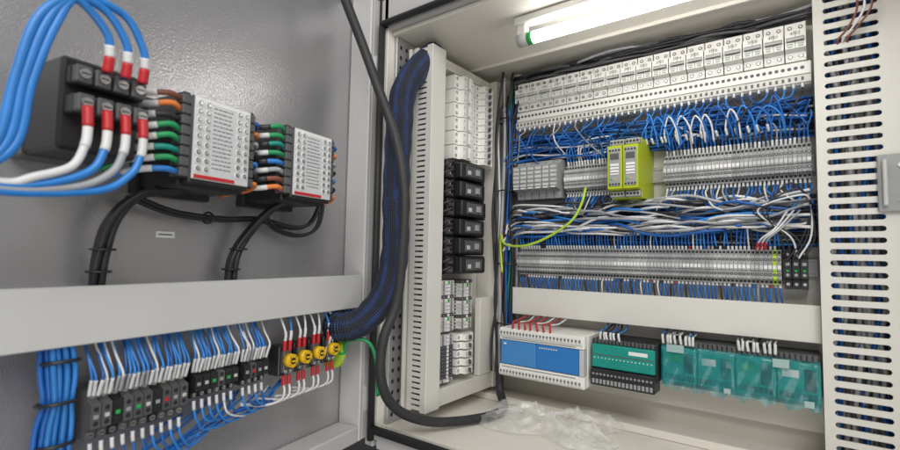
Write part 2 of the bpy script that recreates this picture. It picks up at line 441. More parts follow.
def relay_mesh():
    b=MB(); w=.0205;h=.10
    b.prof([(0,0),(.05,0),(.052,.02),(.078,.024),(.08,.05),(.08,.085),(.055,.09),(.05,h),(0,h)],.0005,w-.0005,'grey')
    for k in range(5): b.box(.002,w-.002,.0795,.0815,.03+k*.011,.036+k*.011,'ltgrey',.0003)
    for zz in (.01,.095): b.cyl(w/2,.049,.0515,zz,.003,'steel',8)
    l=MB(); l.box(.004,w-.004,.0797,.0828,.024,.0275,'labelw',.0002)
    return b.mesh('body'),l.mesh('label_plate')
rb,rl=relay_mesh()
for i in range(6): thing('interface_relay','B',-.635+i*.0212,.002,.155,[('body',rb,[]),('label_plate',rl,[])],'grey ribbed plug-in relay on the upper rail','relay','grey relays on the upper rail')
for i in range(2):
    b=MB(); w=.033;h=.135;d=.130
    b.prof([(0,0),(.10,0),(.103,.015),(d,.019),(d,h-.019),(.103,h-.015),(.10,h),(0,h)],.0004,w-.0004,'ygreen')
    f=MB()
    f.box(.004,w-.004,d-.001,d+.002,.025,h-.025,'grey',.0008); f.box(.007,w-.007,d+.001,d+.0035,.085,.098,'dkgrey',.0005)
    f.box(.007,w-.007,d+.001,d+.003,.05,.075,'labelw',.0003)
    for k in range(3): f.box(.007,w-.007,d+.0025,d+.0034,.054+k*.007,.0555+k*.007,'ink',.0001)
    for k in range(4):
        for zz in (.029,.105): f.cyl(.0065+k*.0066,d+.001,d+.0028,zz,.0022,'hole',8)
    f.cyl(.009,d+.001,d+.0035,.04,.002,'green',8); f.cyl(.018,d+.001,d+.0035,.04,.002,'yellow',8)
    ts=[]
    for zz in (.002,h-.015):
        t=MB(); t.box(.001,w-.001,.09,.115,zz,zz+.013,'grey',.001)
        for k in range(4): t.cyl(.005+k*.0075,.114,.1158,zz+.0065,.0026,'hole',8)
        ts.append(('terminal_strip',t.mesh('terminal_strip'),[]))
    thing('safety_relay','B',-.364+i*.0345,.0,.138,[('body',b.mesh('body'),[]),('front_panel',f.mesh('front_panel'),[])]+ts,'bright yellow-green relay module with grey front','relay module','yellow-green relay modules')
bb=MB(); w=.0125;h=.078
bb.prof([(0,0),(.045,0),(.045,.018),(.058,.022),(.058,.058),(.045,.062),(.045,h),(0,h)],.0004,w-.0004,'black')
for zz in (.01,h-.01): bb.cyl(w/2,.0445,.046,zz,.003,'steel',8)
bb.box(.003,w-.003,.0575,.0588,.046,.052,'grey',.0002); bb.cyl(w/2,.0575,.0588,.028,.003,'grey',8)
bbm=bb.mesh('body'); b2=MB(); b2.box(.004,w-.004,.058,.0598,.034,.038,'green',.0006); b2m=b2.mesh('button')
for i in range(3): thing('control_relay','B',-.044+i*.0132,.002,-.052,[('body',bbm,[]),('button',b2m,[])],'small black relay with green indicator at the rail end','relay','small black relays')
# ================================================================== controllers
b=MB(); w=.222;h=.118;d=.135
b.box(0,w,0,d-.02,.0,h,'white',.002)
bl=MB(); bl.box(.004,.100,d-.0198,d+.001,.029,h-.031,'panelblue2',.0015); bl.box(.1003,w-.012,d-.0198,d,.029,h-.031,'panelblue',.0015)
bl.box(.012,.020,d+.0008,d+.0014,h-.041,h-.037,'labelw',.0001)
for k in range(8): bl.box(.11+k*.006,.113+k*.006,d-.0002,d+.0006,h-.040,h-.037,'labelw',.0001)
ts=[]
for z0,z1 in ((h-.0295,h),(0,.0275)):
    p=MB(); p.box(.0,w,d-.0195,d+.002,z0,z1,'white',.0015); q0=z0+.004 if z0==0 else z0+.010
    p.box(.002,w-.002,d+.0019,d+.007,q0,q0+.015,'white',.001)
    for k in range(24):
        p.box(.005+k*.0089,.0115+k*.0089,d+.0065,d+.0075,q0+.002,q0+.013,'ltgrey',.0002); p.cyl(.00825+k*.0089,d+.007,d+.0079,q0+.0085,.0024,'dkgrey',6)
    p.box(.008,w-.02,d+.0018,d+.0024,(z0+.003) if z0 else (z1-.006),(z0+.0055) if z0 else (z1-.0035),'grey',.0001)
    ts.append(('terminal_strip',p.mesh('terminal_strip'),[]))
s_=MB(); s_.box(w-.0115,w-.001,d-.0197,d+.003,.0285,h-.0305,'ltgrey',.0008)
thing('programmable_controller','B',-.637,.0,-.295,[('body',b.mesh('body'),[]),('front_panel',bl.mesh('front_panel'),[]),('end_bracket',s_.mesh('end_bracket'),[])]+ts,'white controller with blue front panel and terminal strips','controller')
b=MB(); w=.142;h=.10;d=.10
b.box(0,w,0,d,0.02,h,'black',.002); f=MB(); f.box(.003,w-.003,d,d+.012,.038,h-.010,'teal',.002); f.box(.004,w-.004,d+.0115,d+.0122,.066,.0685,'dkgrey',.0003); f.box(.085,.125,d+.0115,d+.0125,.074,.082,'labelw',.0003)
for k in range(16): f.cyl(.010+k*.0082,d+.0115,d+.0126,.060,.0014,'labelw',6)
for k in range(16): f.box(.0062+k*.0083,.0118+k*.0083,d,d+.004,h-.009,h+.001,'dkgrey',.0004)
c=MB(); c.box(.002,w-.002,d-.03,d+.018,.0,.036,'black',.001)
for k in range(16): c.cyl(.009+k*.0083,d+.0175,d+.0188,.025,.0028,'steel',8); c.box(.0062+k*.0083,.0118+k*.0083,d+.0175,d+.0184,.004,.014,'grey',.0002)
thing('input_output_module','B',-.41,.0,-.283,[('body',b.mesh('body'),[]),('front_panel',f.mesh('front_panel'),[]),('terminal_strip',c.mesh('terminal_strip'),[])],'black module with teal front and row of screw terminals','control module')
b=MB(); w=.272;h=.095;d=.075
b.box(0,w,0,d,0.0,h,'dkgrey',.002)
fs=[]
for k in range(4):
    f=MB(); x0=.002+k*.068; f.box(x0,x0+.0665,d,d+.008,.010,h-.014,'teal',.0012); f.box(x0+.008,x0+.034,d+.0075,d+.009,.052,.066,'labelw' if k%2 else 'gnwire',.0003); f.box(x0+.042,x0+.060,d+.0075,d+.0092,.030,.07,'black',.0003)
    for q in range(7): f.box(x0+.004+q*.0086,x0+.0105+q*.0086,d+.0075,d+.0098,.014,.025,'black',.0002)
    fs.append(('front_panel',f.mesh('front_panel'),[]))
c=MB(); c.box(.001,w-.001,d-.0,d+.002,h-.012,h-.001,'black',.0005)
for k in range(31): c.box(.004+k*.0086,.0105+k*.0086,d-.002,d+.006,h-.011,h+.001,'dkgrey',.0006)
g=MB(); nx,nz=100,16; mi=g.mi('tealfilm')
for j in range(nz+1):
    for i in range(nx+1):
        u=i/nx;v=j/nz
        wr=.0009*math.sin(u*25+v*4)+.0007*math.sin(u*61-v*9)+.0006*math.sin(v*15+u*22)-.0016*max(0,1-abs(((u*4)%1)-.5)*-16-8.6 if False else 0)
        seam=-.0020*math.exp(-((((u*4+.5)%1)-.5)/.03)**2)
        back=max(0,(v-.94)/.06)*.008
        rag=(1-v)**4*(.004*math.sin(u*43)+.003*math.sin(u*97+1))
        g.v.append((u*w,-(d+.0128+wr+seam-back),-.003+v*(h*.93)+rag))
for j in range(nz):
    for i in range(nx):
        q=j*(nx+1)+i; g.face((q,q+1,q+nx+2,q+nx+1),mi,None,True)
tps=[]
for (x0,z0,x1,z1) in ((.012,.072,.046,.088),(.118,.004,.130,.014),(.20,.068,.226,.084),(.247,.002,.262,.014)):
    tp=MB(); tp.box(x0,x1,d+.0150,d+.0155,z0,z1,'tape',.0002); tps.append(('tape_patch',tp.mesh('tape_patch')))
thing('input_output_module','B',-.264,.0,-.266,[('body',b.mesh('body'),[])]+fs+[('terminal_strip',c.mesh('terminal_strip'),[]),('protective_film',g.mesh('protective_film'),tps)],'long row of modules still covered with teal protective film','control module')
rail('B',-.645,.01,-.235)
# ================================================================== back panel wires
def wcol(p): return random.choices(['blue','blue2','wwire','gwire','kwire','rwire'],p)[0]
WL={'blue':'thin blue wire','blue2':'thin bright blue wire','wwire':'thin white wire','gwire':'thin grey wire','kwire':'thin black wire','rwire':'thin red wire'}
def lab(m,w): return WL.get(m,'thin coloured wire')+w
xx=-.63
for i in range(44):
    x=xx+i*.0145; m=wcol([42,28,8,10,12,0]); z1=U(.255,.32); dr=random.choice([-1,1])*U(.02,.07)
    xe=max(-.64,min(.0,x+dr))
    pts=[(x,.052,.352),(x,.056,.338),(x+dr*.1,.062+U(0,.014),.324),(x+dr*.45,.055+U(0,.022),(z1+.32)/2),(xe,U(.03,.06),z1-U(0,.02))]
    wire(PW('B',pts),.0018,m,lab(m,' looping down from the terminal strip'),sleeves=[(0,.16,'wwire',1.45)],n=6)
for x in TB1:
    m=wcol([45,30,6,8,7,0]); dr=random.choice([-1,1])*U(.01,.05); xe=max(-.64,min(.005,x+dr))
    pts=[(x,.036,.226),(x,.038,.243),(x+U(-.002,.002),.042+U(0,.012),.264+U(0,.008)),(x+dr*.2,U(.03,.06),U(.280,.298)),(xe,U(.02,.05),U(.29,.32))]
    wire(PW('B',pts),.0018,m,lab(m,' rising from the upper terminals'),sleeves=[(0,.3,random.choice(['wwire','gwire','wwire']),1.4)],n=5)
for x in TB1:
    m=wcol([36,14,24,14,12,0]); dr=random.choice([-1,1])*U(.02,.06); xe=max(-.64,min(.005,x+dr))
    pts=[(x,.036,.174),(x,.04,.158),(x+U(-.003,.003),.05+U(0,.012),.142),(x+dr*.35,U(.04,.075),U(.11,.128)),(xe,U(.03,.055),U(.085,.12))]
    wire(PW('B',pts),.0018,m,lab(m,' hanging from the upper terminals'),sleeves=[(0,.32,'wwire',1.4)],n=5)
def bundle(n,x0,x1,z0,z1,n0,n1,wts,r,lbl,am0=.003,am1=.012):
    for i in range(n):
        m=wcol(wts); k=9; zc=U(z0,z1); a=x0+ (U(0,.08) if R()<.4 else 0); e=x1-(U(0,.25) if R()<.4 else 0)
        ph=U(0,6.3); am=U(am0,am1)
        pts=[(a+(e-a)*j/k,U(n0,n1),min(z1+.01,max(z0-.01,zc+am*math.sin(ph+j*U(.7,1.1))))) for j in range(k+1)]
        pts=[(-.665+U(-.012,.012),U(.03,.07),pts[0][2]-.05),(-.655,U(.03,.06),pts[0][2]-.012)]+pts
        wire(PW('B',pts),r*U(.85,1.15),m,lab(m,lbl),n=4)
bundle(28,-.62,.0,.262,.33,.022,.05,[46,12,8,14,20,0],.0022,' running along the panel between module rows')
bundle(38,-.63,.0,.064,.13,.03,.080,[14,10,28,26,26,0],.0029,' in the loose run between terminal rows',.006,.018)
for i in range(15):
    x=-.30+i*.0165+U(-.006,.006); m=random.choice(['blue2','blue','wwire']); wd=U(.02,.05); hh=U(.305,.33)
    pts=[(x,.055,.265),(x-wd*.05,.066,.285),(x+wd*.35,.075,hh),(x+wd*.85,.07,.292),(x+wd,.055,.255)]
    wire(PW('B',pts),.0019,m,lab(m,' arching over the terminals'),sleeves=[(0,.15,'wwire',1.4)],n=6)
b=MB()
for x in TB2:
    for (za,zb,zc) in ((.016,.035,.085),(-.036,-.052,-.10)):
        m=wcol([60,22,3,5,10,0]); sg=1 if zb>za else -1; dx=U(-.006,.006)
        P=[W('B',x,.036,za),W('B',x,.039,za+sg*.014),W('B',x+dx*.2,.045,zb+sg*.008),W('B',x+dx,U(.035,.055) if sg>0 else .03,zc+U(-.008,.008))]
        P=cat(P,4); b.tube(P,.0018,m,5); b.tube(P[1:6],.0026,'wwire' if R()<.8 else random.choice(['gwire','kwire','blue','rwire']),6)
mk('wire_ends',b.mesh('wire_ends'),Matrix(),None,'dense row of short blue wires with white ferrules','wires',None,'stuff')
b=MB()
for (n_,z0,z1,a0,a1) in ((40,.248,.335,.008,.03),(34,.04,.14,.008,.035),(24,.03,.07,.008,.03)):
    for i in range(n_):
        zc=U(z0,z1); k=8
        P=cat([W('B',-.64+.65*j/k,U(a0,a1),zc+U(-.006,.006)) for j in range(k+1)],3)
        b.tube(P,.0023,wcol([30,10,6,14,48,0]),5)
mk('wire_tangle',b.mesh('wire_tangle'),Matrix(),None,'mass of blue, grey and black wires lying on the mounting plate','wires',None,'stuff')
b=MB()
for i in range(18):
    zc=U(.486,.508); P=cat([W('B',-.66+.68*j/10,U(.015,.05),zc+U(-.004,.004)) for j in range(11)],3)
    b.tube(P,.0036,random.choice(['kwire','kwire','kwire','gwire','dkgrey','dkgrey']),6)
mk('cable_bundle',b.mesh('cable_bundle'),Matrix(),None,'black cable bundle running above the breaker row','cable bundle')
CN={'kwire':'black','blue':'blue','owire':'orange','gwire':'grey','wwire':'white','blue_dk':'dark blue','gnwire':'green','brown':'brown'}
for i,m in enumerate(['kwire','kwire','blue','kwire','owire','gwire','wwire','kwire','blue_dk','gnwire','blue','kwire','wwire','brown','gwire','kwire','blue','kwire','kwire','kwire']):
    x=-.69+.045*(i%6)/6+U(-.004,.004); n_=.02+.02*(i//6)
    zt=U(.40,.49) if i%3 else .51
    pts=[(x+U(0,.03),n_,zt)]+[(x+U(-.006,.006),n_+U(-.004,.004),z) for z in (.36,.24,.12,.0,-.12,-.22)]+[(x+U(0,.02),n_+.02,-.3)]
    wire(PW('B',pts),.0035 if m!='gwire' else .005,m,'vertical '+CN[m]+' cable in the cabinet corner','cable','cable',n=5)
def tie(P,r,lbl):
    o=P[0].copy(); b=MB(); b.tube([p-o for p in P],r,'black',5); mk('cable_tie',b.mesh('cable_tie'),Matrix.Translation(o),None,lbl,'cable tie')
for z in (.38,.18,-.02,-.18):
    tie([W('B',-.667+.034*math.cos(a),.042+.034*math.sin(a),z+.002*math.sin(a)) for a in [2*PI*k/20 for k in range(21)]],.0022,'black plastic cable tie around the corner cables')
wire(PW('B',[(-.43,.09,.17),(-.437,.10,.13),(-.46,.105,.09),(-.52,.105,.052),(-.585,.105,.03),(-.645,.10,.034),(-.665,.09,.06),(-.672,.08,.03),(-.66,.09,-.04)]),.0032,'gy','yellow-green earth wire curving across the wiring',n=8)
for k in range(4):
    m=['kwire','kwire','wwire','kwire'][k]
    wire(PW('B',[(-.04+k*.009,.06,.012),(-.048+k*.008,.08,.05),(-.066-k*.008,.10,.10),(-.03+k*.008,.10,.15-k*.012),(.0,.08,.11),(-.012+k*.006,.07,.05),(-.04+k*.01,.068,.0+k*.004)]),.0019,m,lab(m,' looping over the small relays'),n=7)
for k in range(3):
    m=random.choice(['wwire','gwire'])
    wire(PW('B',[(-.09+k*.007,.06,.025),(-.078+k*.006,.085,.045),(-.055+k*.005,.09,.065),(-.035+k*.01,.075,.10)]),.0018,m,lab(m,' with red ferrule near the rail end'),sleeves=[(0,.2,'red',1.3)],n=6)
def drops(x0,x1,n_,zt,zb,nn,cols,sl):
    for i in range(n_):
        x=x0+(x1-x0)*i/max(1,n_-1)+U(-.002,.002); m=random.choice(cols)
        wire(PW('B',[(x+U(-.006,.006),.03,zt),(x+U(-.006,.006),nn*.7,(zt*.6+zb*.4)),(x+U(-.003,.003),nn,zb+.018),(x,nn,zb)]),.0020,m,lab(m,' dropping from the duct to a controller'),sleeves=[(.66,1,sl,1.4)],n=6)
drops(-.60,-.50,7,-.148,-.178,.135,['wwire','rwire'],'red')
drops(-.39,-.35,6,-.148,-.185,.10,['blue','kwire','blue2'],'wwire')
drops(-.26,-.20,8,-.148,-.178,.085,['blue2','wwire','gwire'],'wwire')
drops(-.12,-.06,8,-.148,-.175,.085,['gwire','kwire','wwire'],'wwire')
# ================================================================== side devices
b3,l3=breaker_meshes(1,.0178,.088,.062,'dkgrey')
for i in range(12):
    thing('circuit_breaker','S',1.05,.0,.463-i*.0181,[('body',b3,[]),('lever',l3,[])],'slim white circuit breaker stacked on the side plate','circuit breaker','breakers stacked on the side plate',roll=90)
b4,l4=breaker_meshes(2,.0355,.088,.058,'white')
for i in range(6):
    thing('circuit_breaker','S',.957,.0,.463-i*.0362,[('body',b4,[]),('lever',l4,[])],'white two-pole circuit breaker stacked on the side plate','circuit breaker','two-pole breakers stacked on the side plate',roll=90)
def contactor():
    b=MB(); w=.17;h=.0455
    b.box(0,w,0,.05,0,h,'black',.002); b.box(.03,w-.03,.05,.072,.003,h-.003,'black',.003)
    for k in range(2):
        for xx in (.014,w-.014):
            b.box(xx-.010,xx+.010,.045,.053,.004+k*.020,.020+k*.020,'dkgrey',.001); b.cyl(xx,.052,.0545,.012+k*.020,.0045,'steel',8)
    f=MB(); f.box(.05,w-.05,.0715,.0745,.009,h-.009,'dkgrey',.001); f.box(.056,.070,.074,.0752,.014,.024,'ltgrey',.0003); f.box(.09,.105,.074,.079,.015,.03,'grey',.0006)
    return b.mesh('body'),f.mesh('front_panel')
cb_,cf_=contactor()
for i in range(6): thing('contactor','S',.925,.0+(.004 if i in (2,5) else 0),.192-i*.0472,[('body',cb_,[]),('front_panel',cf_,[])],'black motor contactor stacked on the side plate','contactor','black contactors stacked on the side plate')
wb=MB()
for i in range(6):
    z=.192-i*.0472
    for k in range(2):
        P=cat(PW('S',[(.939,.055,z+.012+k*.02),(.927,.068,z+.018+k*.02),(.910,.055,z+.01+k*.02),(.905,.02,z+.0+k*.02)]),5); wb.tube(P,.003,'kwire',6)
mk('contactor_leads',wb.mesh('contactor_leads'),Matrix(),None,'short black leads from the contactors into the duct','wires',None,'stuff')
T3=terminal_mesh(.0085,.075,.05,'offwhite','green'); T4=terminal_mesh(.0085,.075,.05,'dkgrey','labelw'); T5=terminal_mesh(.0085,.075,.05,'ltgrey','labelw')
for c in range(2):
    for i in range(14):
        T=[T3,T5,T5,T4,T5][(i*7+c*3)%5]
        thing('terminal_block','S',.905+c*.079,.0,-.060-i*.0088,[('t',T,[])],'small terminal block in a vertical stack on the side plate','terminal block','terminal blocks stacked on the side plate',roll=90)
for i in range(13):
    thing('terminal_block','S',.905,.0,-.19-i*.0088,[('t',[T5,T4,T4,T4][(i//3)%4],[])],'small terminal block in a vertical stack on the side plate','terminal block','terminal blocks stacked on the side plate',roll=90)
bk,lk=breaker_meshes(1,.018,.07,.06,'dkgrey')
for i in range(5): thing('circuit_breaker','S',.985,.0,-.195-i*.0205,[('body',bk,[]),('lever',lk,[])],'small white breaker at the bottom of the side plate','circuit breaker','small breakers at the bottom of the side plate',roll=90)
# ================================================================== sleeve + cable
P=[(-.735,.90,.50),(-.738,.862,.465),(-.742,.80,.38),(-.74,.782,.26),(-.738,.778,.125),(-.738,.778,0),(-.742,.755,-.085),(-.765,.715,-.14),(-.80,.69,-.155),(-.83,.69,-.15)]
P=cat([W('W',p[0],-p[1],p[2]) for p in P],14); o=P[0].copy()
rr=[.030*(1+.03*math.sin(i*.9)+.02*math.sin(i*.37)) for i in range(len(P))]
b=MB(); b.tube([p-o for p in P],rr,'braid',20,uv=True)
mk('braided_cable_sleeve',b.mesh('braided_cable_sleeve'),Matrix.Translation(o),None,'thick dark blue braided cable sleeve hanging between cabinet and door','cable sleeve')
P=[(-.79,.63,.60),(-.78,.65,.54),(-.765,.69,.45),(-.74,.709,.368),(-.70,.73,.25),(-.68,.74,.135),(-.68,.74,.02),(-.69,.738,-.095),(-.70,.71,-.175),(-.705,.715,-.26),(-.70,.755,-.32),(-.678,.825,-.358),(-.65,.91,-.374),(-.617,1.0,-.376),(-.62,1.06,-.372),(-.655,1.10,-.35),(-.665,1.11,-.29)]
wire([W('W',p[0],-p[1],p[2]) for p in P],.0105,'rubber','thick black rubber cable hanging down onto the cabinet floor','cable','cable',seg=12,n=10)
P=[(-.803,.70,-.205),(-.797,.697,-.192),(-.785,.70,-.182),(-.765,.715,-.180),(-.750,.728,-.195),(-.744,.738,-.235),(-.745,.745,-.30)]
wire([W('W',p[0],-p[1],p[2]) for p in P],.004,'gnwire','green earth wire between door and cabinet',n=8)
# ================================================================== door devices
def meter():
    w=.108;h=.132;d=.128
    b=MB(); b.box(0,w,0,d-.02,0,h,'black',.003); b.box(.006,w-.006,d-.02,d-.004,.004,h-.004,'black',.002); b.box(-.006,w+.006,0,.02,-.008,h+.006,'black',.002)
    p=MB(); p.box(.008,w-.008,d-.004,d,.010,h-.005,'face',.001)
    for side in (0,1):
        for row in (0,1):
            for k in range(9):
                xx=.0155+row*.0125; xx=xx if side==0 else w-xx
                p.cyl(xx,d-.0005,d+.0012,.025+k*.0115,.0050,'labelw',12); p.cyl(xx,d+.001,d+.0016,.025+k*.0115,.0036,'dkgrey',10); p.cyl(xx,d+.0012,d+.0024,.025+k*.0115,.0026,'steel',8)
    for k in range(15):
        x0=.037
        while x0<w-.042:
            l=U(.002,.007); p.box(x0,min(x0+l,w-.037),d-.0002,d+.0004,.028+k*.0062,.0295+k*.0062,'ink_grey',.0001); x0+=l+.0016
    p.box(.010,w-.010,d-.0002,d+.0005,h-.0125,h-.007,'labelw',.0001)
    r=MB(); r.box(.01,.075,d-.0001,d+.0008,.0115,.0165,'red',.0002)
    ss=[]
    for side in (0,1):
        s=MB(); x0=-.006 if side==0 else w-.008
        s.box(x0+.002,x0+.012,d-.032,d-.008,.010,.130,'black',.001)
        for k in range(8): s.box(x0,x0+.014,d-.03,d-.006,.012+k*.0145,.0245+k*.0145,'dkgrey',.001)
        ss.append(('terminal_strip',s.mesh('terminal_strip'),[]))
    return [('body',b.mesh('body'),[]),('label_plate',p.mesh('label_plate'),[('warning_stripe',r.mesh('warning_stripe'))])]+ss
mt=meter()
for mx in (-.507,-.322): thing('power_meter','D',mx,-.0598,.09,mt,'black housed meter with white terminal label mounted on the door','meter','meters mounted through the door')
cols=['brown','owire','kwire','gnwire','gnwire','teal','gnwire','blue2','gwire']
for mx,jit in ((-.507,0),(-.322,1)):
    for k in range(8):
        m=cols[(k+jit*3)%9]; z=.108+ (7-k)*.0145; jz=U(-.002,.002)
        pts=[(mx-.003,.052,z),(mx-.022+jz,.060,z+.002+jz),(mx-.042+jz,.048,z-.002),(mx-.054+jz,.02,z-.005+jz),(mx-.056,-.03,z-.014)]
        wire(PW('D',pts),.0040,m,'short thick coloured wire plugged into the meter','wire',sleeves=[(.42,.75,'wwire' if (k%2 or jit==0) else 'kwire',1.12)],n=6,seg=8)
    for k in range(7):
        m=['owire','kwire','blue2','kwire','gwire','owire','blue'][k]; z=.108+k*.016; a=mx+.111
        wire(PW('D',[(a,.052,z),(a+.012,.056,z),(a+.02,.03,z-.008),(a+.018,-.03,z-.03 if k>1 else z-.01)]),.0035,m,'short coloured wire plugged into the meter','wire',n=6)
b=MB(); w=.086;h=.108;d=.112
b.box(0,w,0,d,0,h,'black',.004); b.box(-.003,w+.003,0,.03,-.003,h+.003,'dkgrey',.003)
ts=[]
PT=.0198
for (z0,nn) in ((.074,.022),(.040,.030)):
    t=MB(); t.box(.004,w-.002,d+.0002,d+nn-.01,z0,z0+.022,'black',.002)
    for k in range(4):
        x0=.005+k*PT; t.box(x0,x0+.0168,d+nn-.011,d+nn,z0+.001,z0+.021,'dkgrey',.0015); t.cyl(x0+.0084,d+nn,d+nn+.003,z0+.011,.0056,'steel',12); t.box(x0+.004,x0+.0128,d+nn+.003,d+nn+.0034,z0+.0103,z0+.0117,'hole',.0001)
    ts.append(('terminal_strip',t.mesh('terminal_strip'),[]))
thing('terminal_relay','D',-.650,-.0598,.112,[('body',b.mesh('body'),[])]+ts,'black door-mounted instrument with two rows of screw terminals','instrument')
for k in range(4):
    s=-.650+.0134+k*PT
    if k>0:
        q=k-1
        pts=[(s,.079,.205),(s,.082,.228),(s-.006,.085,.248),(s-.03,.088,.268+q*.004),(-.665+q*.006,.088,.268+q*.004),(-.688+q*.008,.085,.235),(-.70+q*.007,.08,.17),(-.71+q*.007,.078,.10),(-.74,.07,.06)]
        wire(PW('D',pts),.0046,'blue2','thick blue cable looping from a red-sleeved instrument terminal','cable','cable',sleeves=[(0,.10,'red',1.25),(.10,.17,'wwire',1.12)],n=8,seg=10)
    pts=[(s,.085,.158),(s,.088,.132),(s-.003,.09,.112),(s-.014,.09,.088),(s-.045,.087,.072-k*.002),(-.70,.082,.064-k*.003),(-.74,.08,.066),(-.78,.08,.075)]
    wire(PW('D',pts),.0044,['wwire','blue2','gwire','blue2'][k],'thick cable curving from a red-sleeved instrument terminal','cable','cable',sleeves=[(0,.13,'red',1.25),(.13,.28,'wwire',1.12)],n=8,seg=10)
def cables(pts,n_,r,sp,lbl,m='kwire'):
    for i in range(n_):
        a=2*PI*i/n_
        q=[(x+sp*math.cos(a+.3*j),max(-.056,n+sp*.8*math.sin(a+.3*j)),z+sp*.5*math.sin(a+1+.3*j)) for j,(x,n,z) in enumerate(pts)]
        wire(PW('D',q),r,m,lbl,'cable','cable',n=7,seg=8)
cables([(-.46,.0,.092),(-.52,-.01,.078),(-.55,-.02,.04),(-.557,-.03,-.01),(-.557,-.035,-.052)],4,.005,.007,'black cable clipped to the door running into the duct')
cables([(-.27,.01,.095),(-.295,-.01,.075),(-.325,-.03,.03),(-.345,-.035,-.01),(-.35,-.035,-.052)],4,.005,.007,'black cable clipped to the door running into the duct')
cables([(-.53,-.02,.075),(-.46,-.03,.058),(-.37,-.035,.055),(-.30,-.035,.06),(-.22,-.03,.05),(-.18,-.02,.062),(-.17,0,.11)],2,.0035,.004,'black cable running along the door between the meters')
cables([(-.30,-.02,.07),(-.26,-.03,.045),(-.20,-.03,.035),(-.16,-.02,.055),(-.165,0,.12)],2,.003,.003,'thin black cable running beside the meter')
for (s,n,z) in ((-.556,-.028,0),(-.338,-.033,.005),(-.557,-.033,-.03),(-.35,-.035,-.03),(-.40,-.033,.055)):
    hz=abs(z-.055)<.01
    tie([W('D',s+(0 if hz else .014*math.cos(a)),max(-.058,n+.014*math.sin(a)),z+(.009*math.cos(a) if hz else 0)) for a in [2*PI*k/16 for k in range(17)]],.0018,'black plastic cable tie holding door cables')
a=MB(); a.box(0,.03,0,.0008,0,.01,'labelw',.0002); a.box(.004,.026,.0007,.0012,.004,.006,'ink',.0001)
thing('identification_label','D',-.468,-.0595,.02,[('label_plate',a.mesh('label_plate'),[])],'small white printed label stuck on the door','label')
def contact_block(c,h=.062):
    b=MB(); w=.0125; q=h/.062
    b.prof([(0,0),(.034,0),(.036,.012*q),(.046,.016*q),(.046,.046*q),(.036,.05*q),(.034,h),(0,h)],.0004,w-.0004,c)
    for zz in (.006*q,.056*q): b.cyl(w/2,.0345,.0365,zz,.0042*q,'steel',8); b.box(w/2-.003,w/2+.003,.0364,.0367,zz-.0005,zz+.0005,'hole',.0001)
    for zz in (.022*q,.040*q): b.cyl(w/2,.0455,.0465,zz,.0032,'hole',8)
    return b.mesh('body')
def dot(m,z=.028):
    b=MB(); b.box(.0035,.009,.0458,.0475,z,z+.005,m,.0003); return b.mesh('indicator')
sx=-.572; xs=[]
for i in range(20):
    big=i<10; c=[['dkgrey','dkgrey','black','dkgrey'],['black','dkgrey','black','black']][0 if big else 1][i%4]
    key=(c,big)
    if key not in TXT: TXT[key]=contact_block(c,.062 if big else .046)
    dm=['grey','ltgrey','green','grey','green','ltgrey','grey','red','grey','ltgrey'][i%10]
    if (dm,big) not in TXT: TXT[(dm,big)]=dot(dm,.028 if big else .02)
    zb=-.244 if big else -.226
    thing('contact_block','D',sx,-.045,zb,[('body',TXT[key],[]),('indicator',TXT[(dm,big)],[])],'dark grey terminal contact block on the lower door rail','contact block','contact blocks on the lower door rail')
    xs.append((sx+.006,zb,.062 if big else .046)); sx+=.0131
    if i in (9,15): sx+=.010
a=MB(); a.box(0,.30,0,.006,-.012,.012,'galv'); thing('mounting_rail','D',-.58,-.0595,-.211,[('r',a.mesh('mounting_rail'),[])],'zinc plated rail carrying contact blocks on the door','rail')
for i,(x,zb,h) in enumerate(xs):
    zt=zb+h-.006
    for k in range(3):
        m=random.choice(['blue2','blue','wwire','blue2','blue2']); dx=U(-.005,.005); xo=x+(k-1)*.0038
        wire(PW('D',[(xo,-.010+k*.003,zt),(xo+dx*.1,-.008+k*.004,zt+.012),(xo+dx*.4,-.006+k*.004,zt+.026),(xo+dx,-.016,-.140),(xo+dx*1.6,-.03,-.116)]),.0017,m,lab(m,' rising from a door contact block'),sleeves=[(0,.42,'wwire' if R()<.8 else 'gwire',1.35)],n=6)
    m=random.choice(['blue2','blue','blue','wwire','blue2']); e=min(-.28,x+U(.06,.14)); z2=zb-.004
    wire(PW('D',[(x,-.009,z2),(x+.001,-.008,z2-.014),(x+.006,-.006,z2-.032),(x+.03,-.012,z2-.040-U(0,.015)),(e,-.02,-.262-U(0,.02)),(e+.05,-.03,-.24-U(0,.015))]),.0019,m,lab(m,' curving below the door contact blocks'),sleeves=[(0,.2,'wwire',1.35)],n=5)
def yblock():
    b=MB(); b.box(-.0125,.0125,0,.03,-.03,.026,'black',.002); b.box(-.010,.010,.03,.04,-.024,.018,'dkgrey',.002)
    for xx in (-.006,.006): b.cyl(xx,.0395,.042,-.02,.0038,'steel',8)
    c=MB(); c.cyl(0,.04,.054,.0,.0130,'yellow',24,r2=.0122); c.cyl(0,.054,.0545,0,.0062,'black',16)
    c.box(-.0045,.0045,.0543,.058,-.0014,.0014,'yellow',.0004)
    for a in (.8,2.35,3.93,5.5): c.cyl(.0095*math.cos(a),.054,.0544,.0095*math.sin(a),.0012,'hole',8)
    rs=[]
    for xx in (-.0065,.0065):
        for z0,z1 in ((.017,.037),(-.046,-.028)):
            r=MB(); r.box(xx-.0030,xx+.0030,.034,.040,z0,z1,'red',.001); rs.append(('red_ferrule',r.mesh('red_ferrule'),[]))
    return [('body',b.mesh('body'),[]),('yellow_cap',c.mesh('yellow_cap'),[])]+rs
yb=yblock()
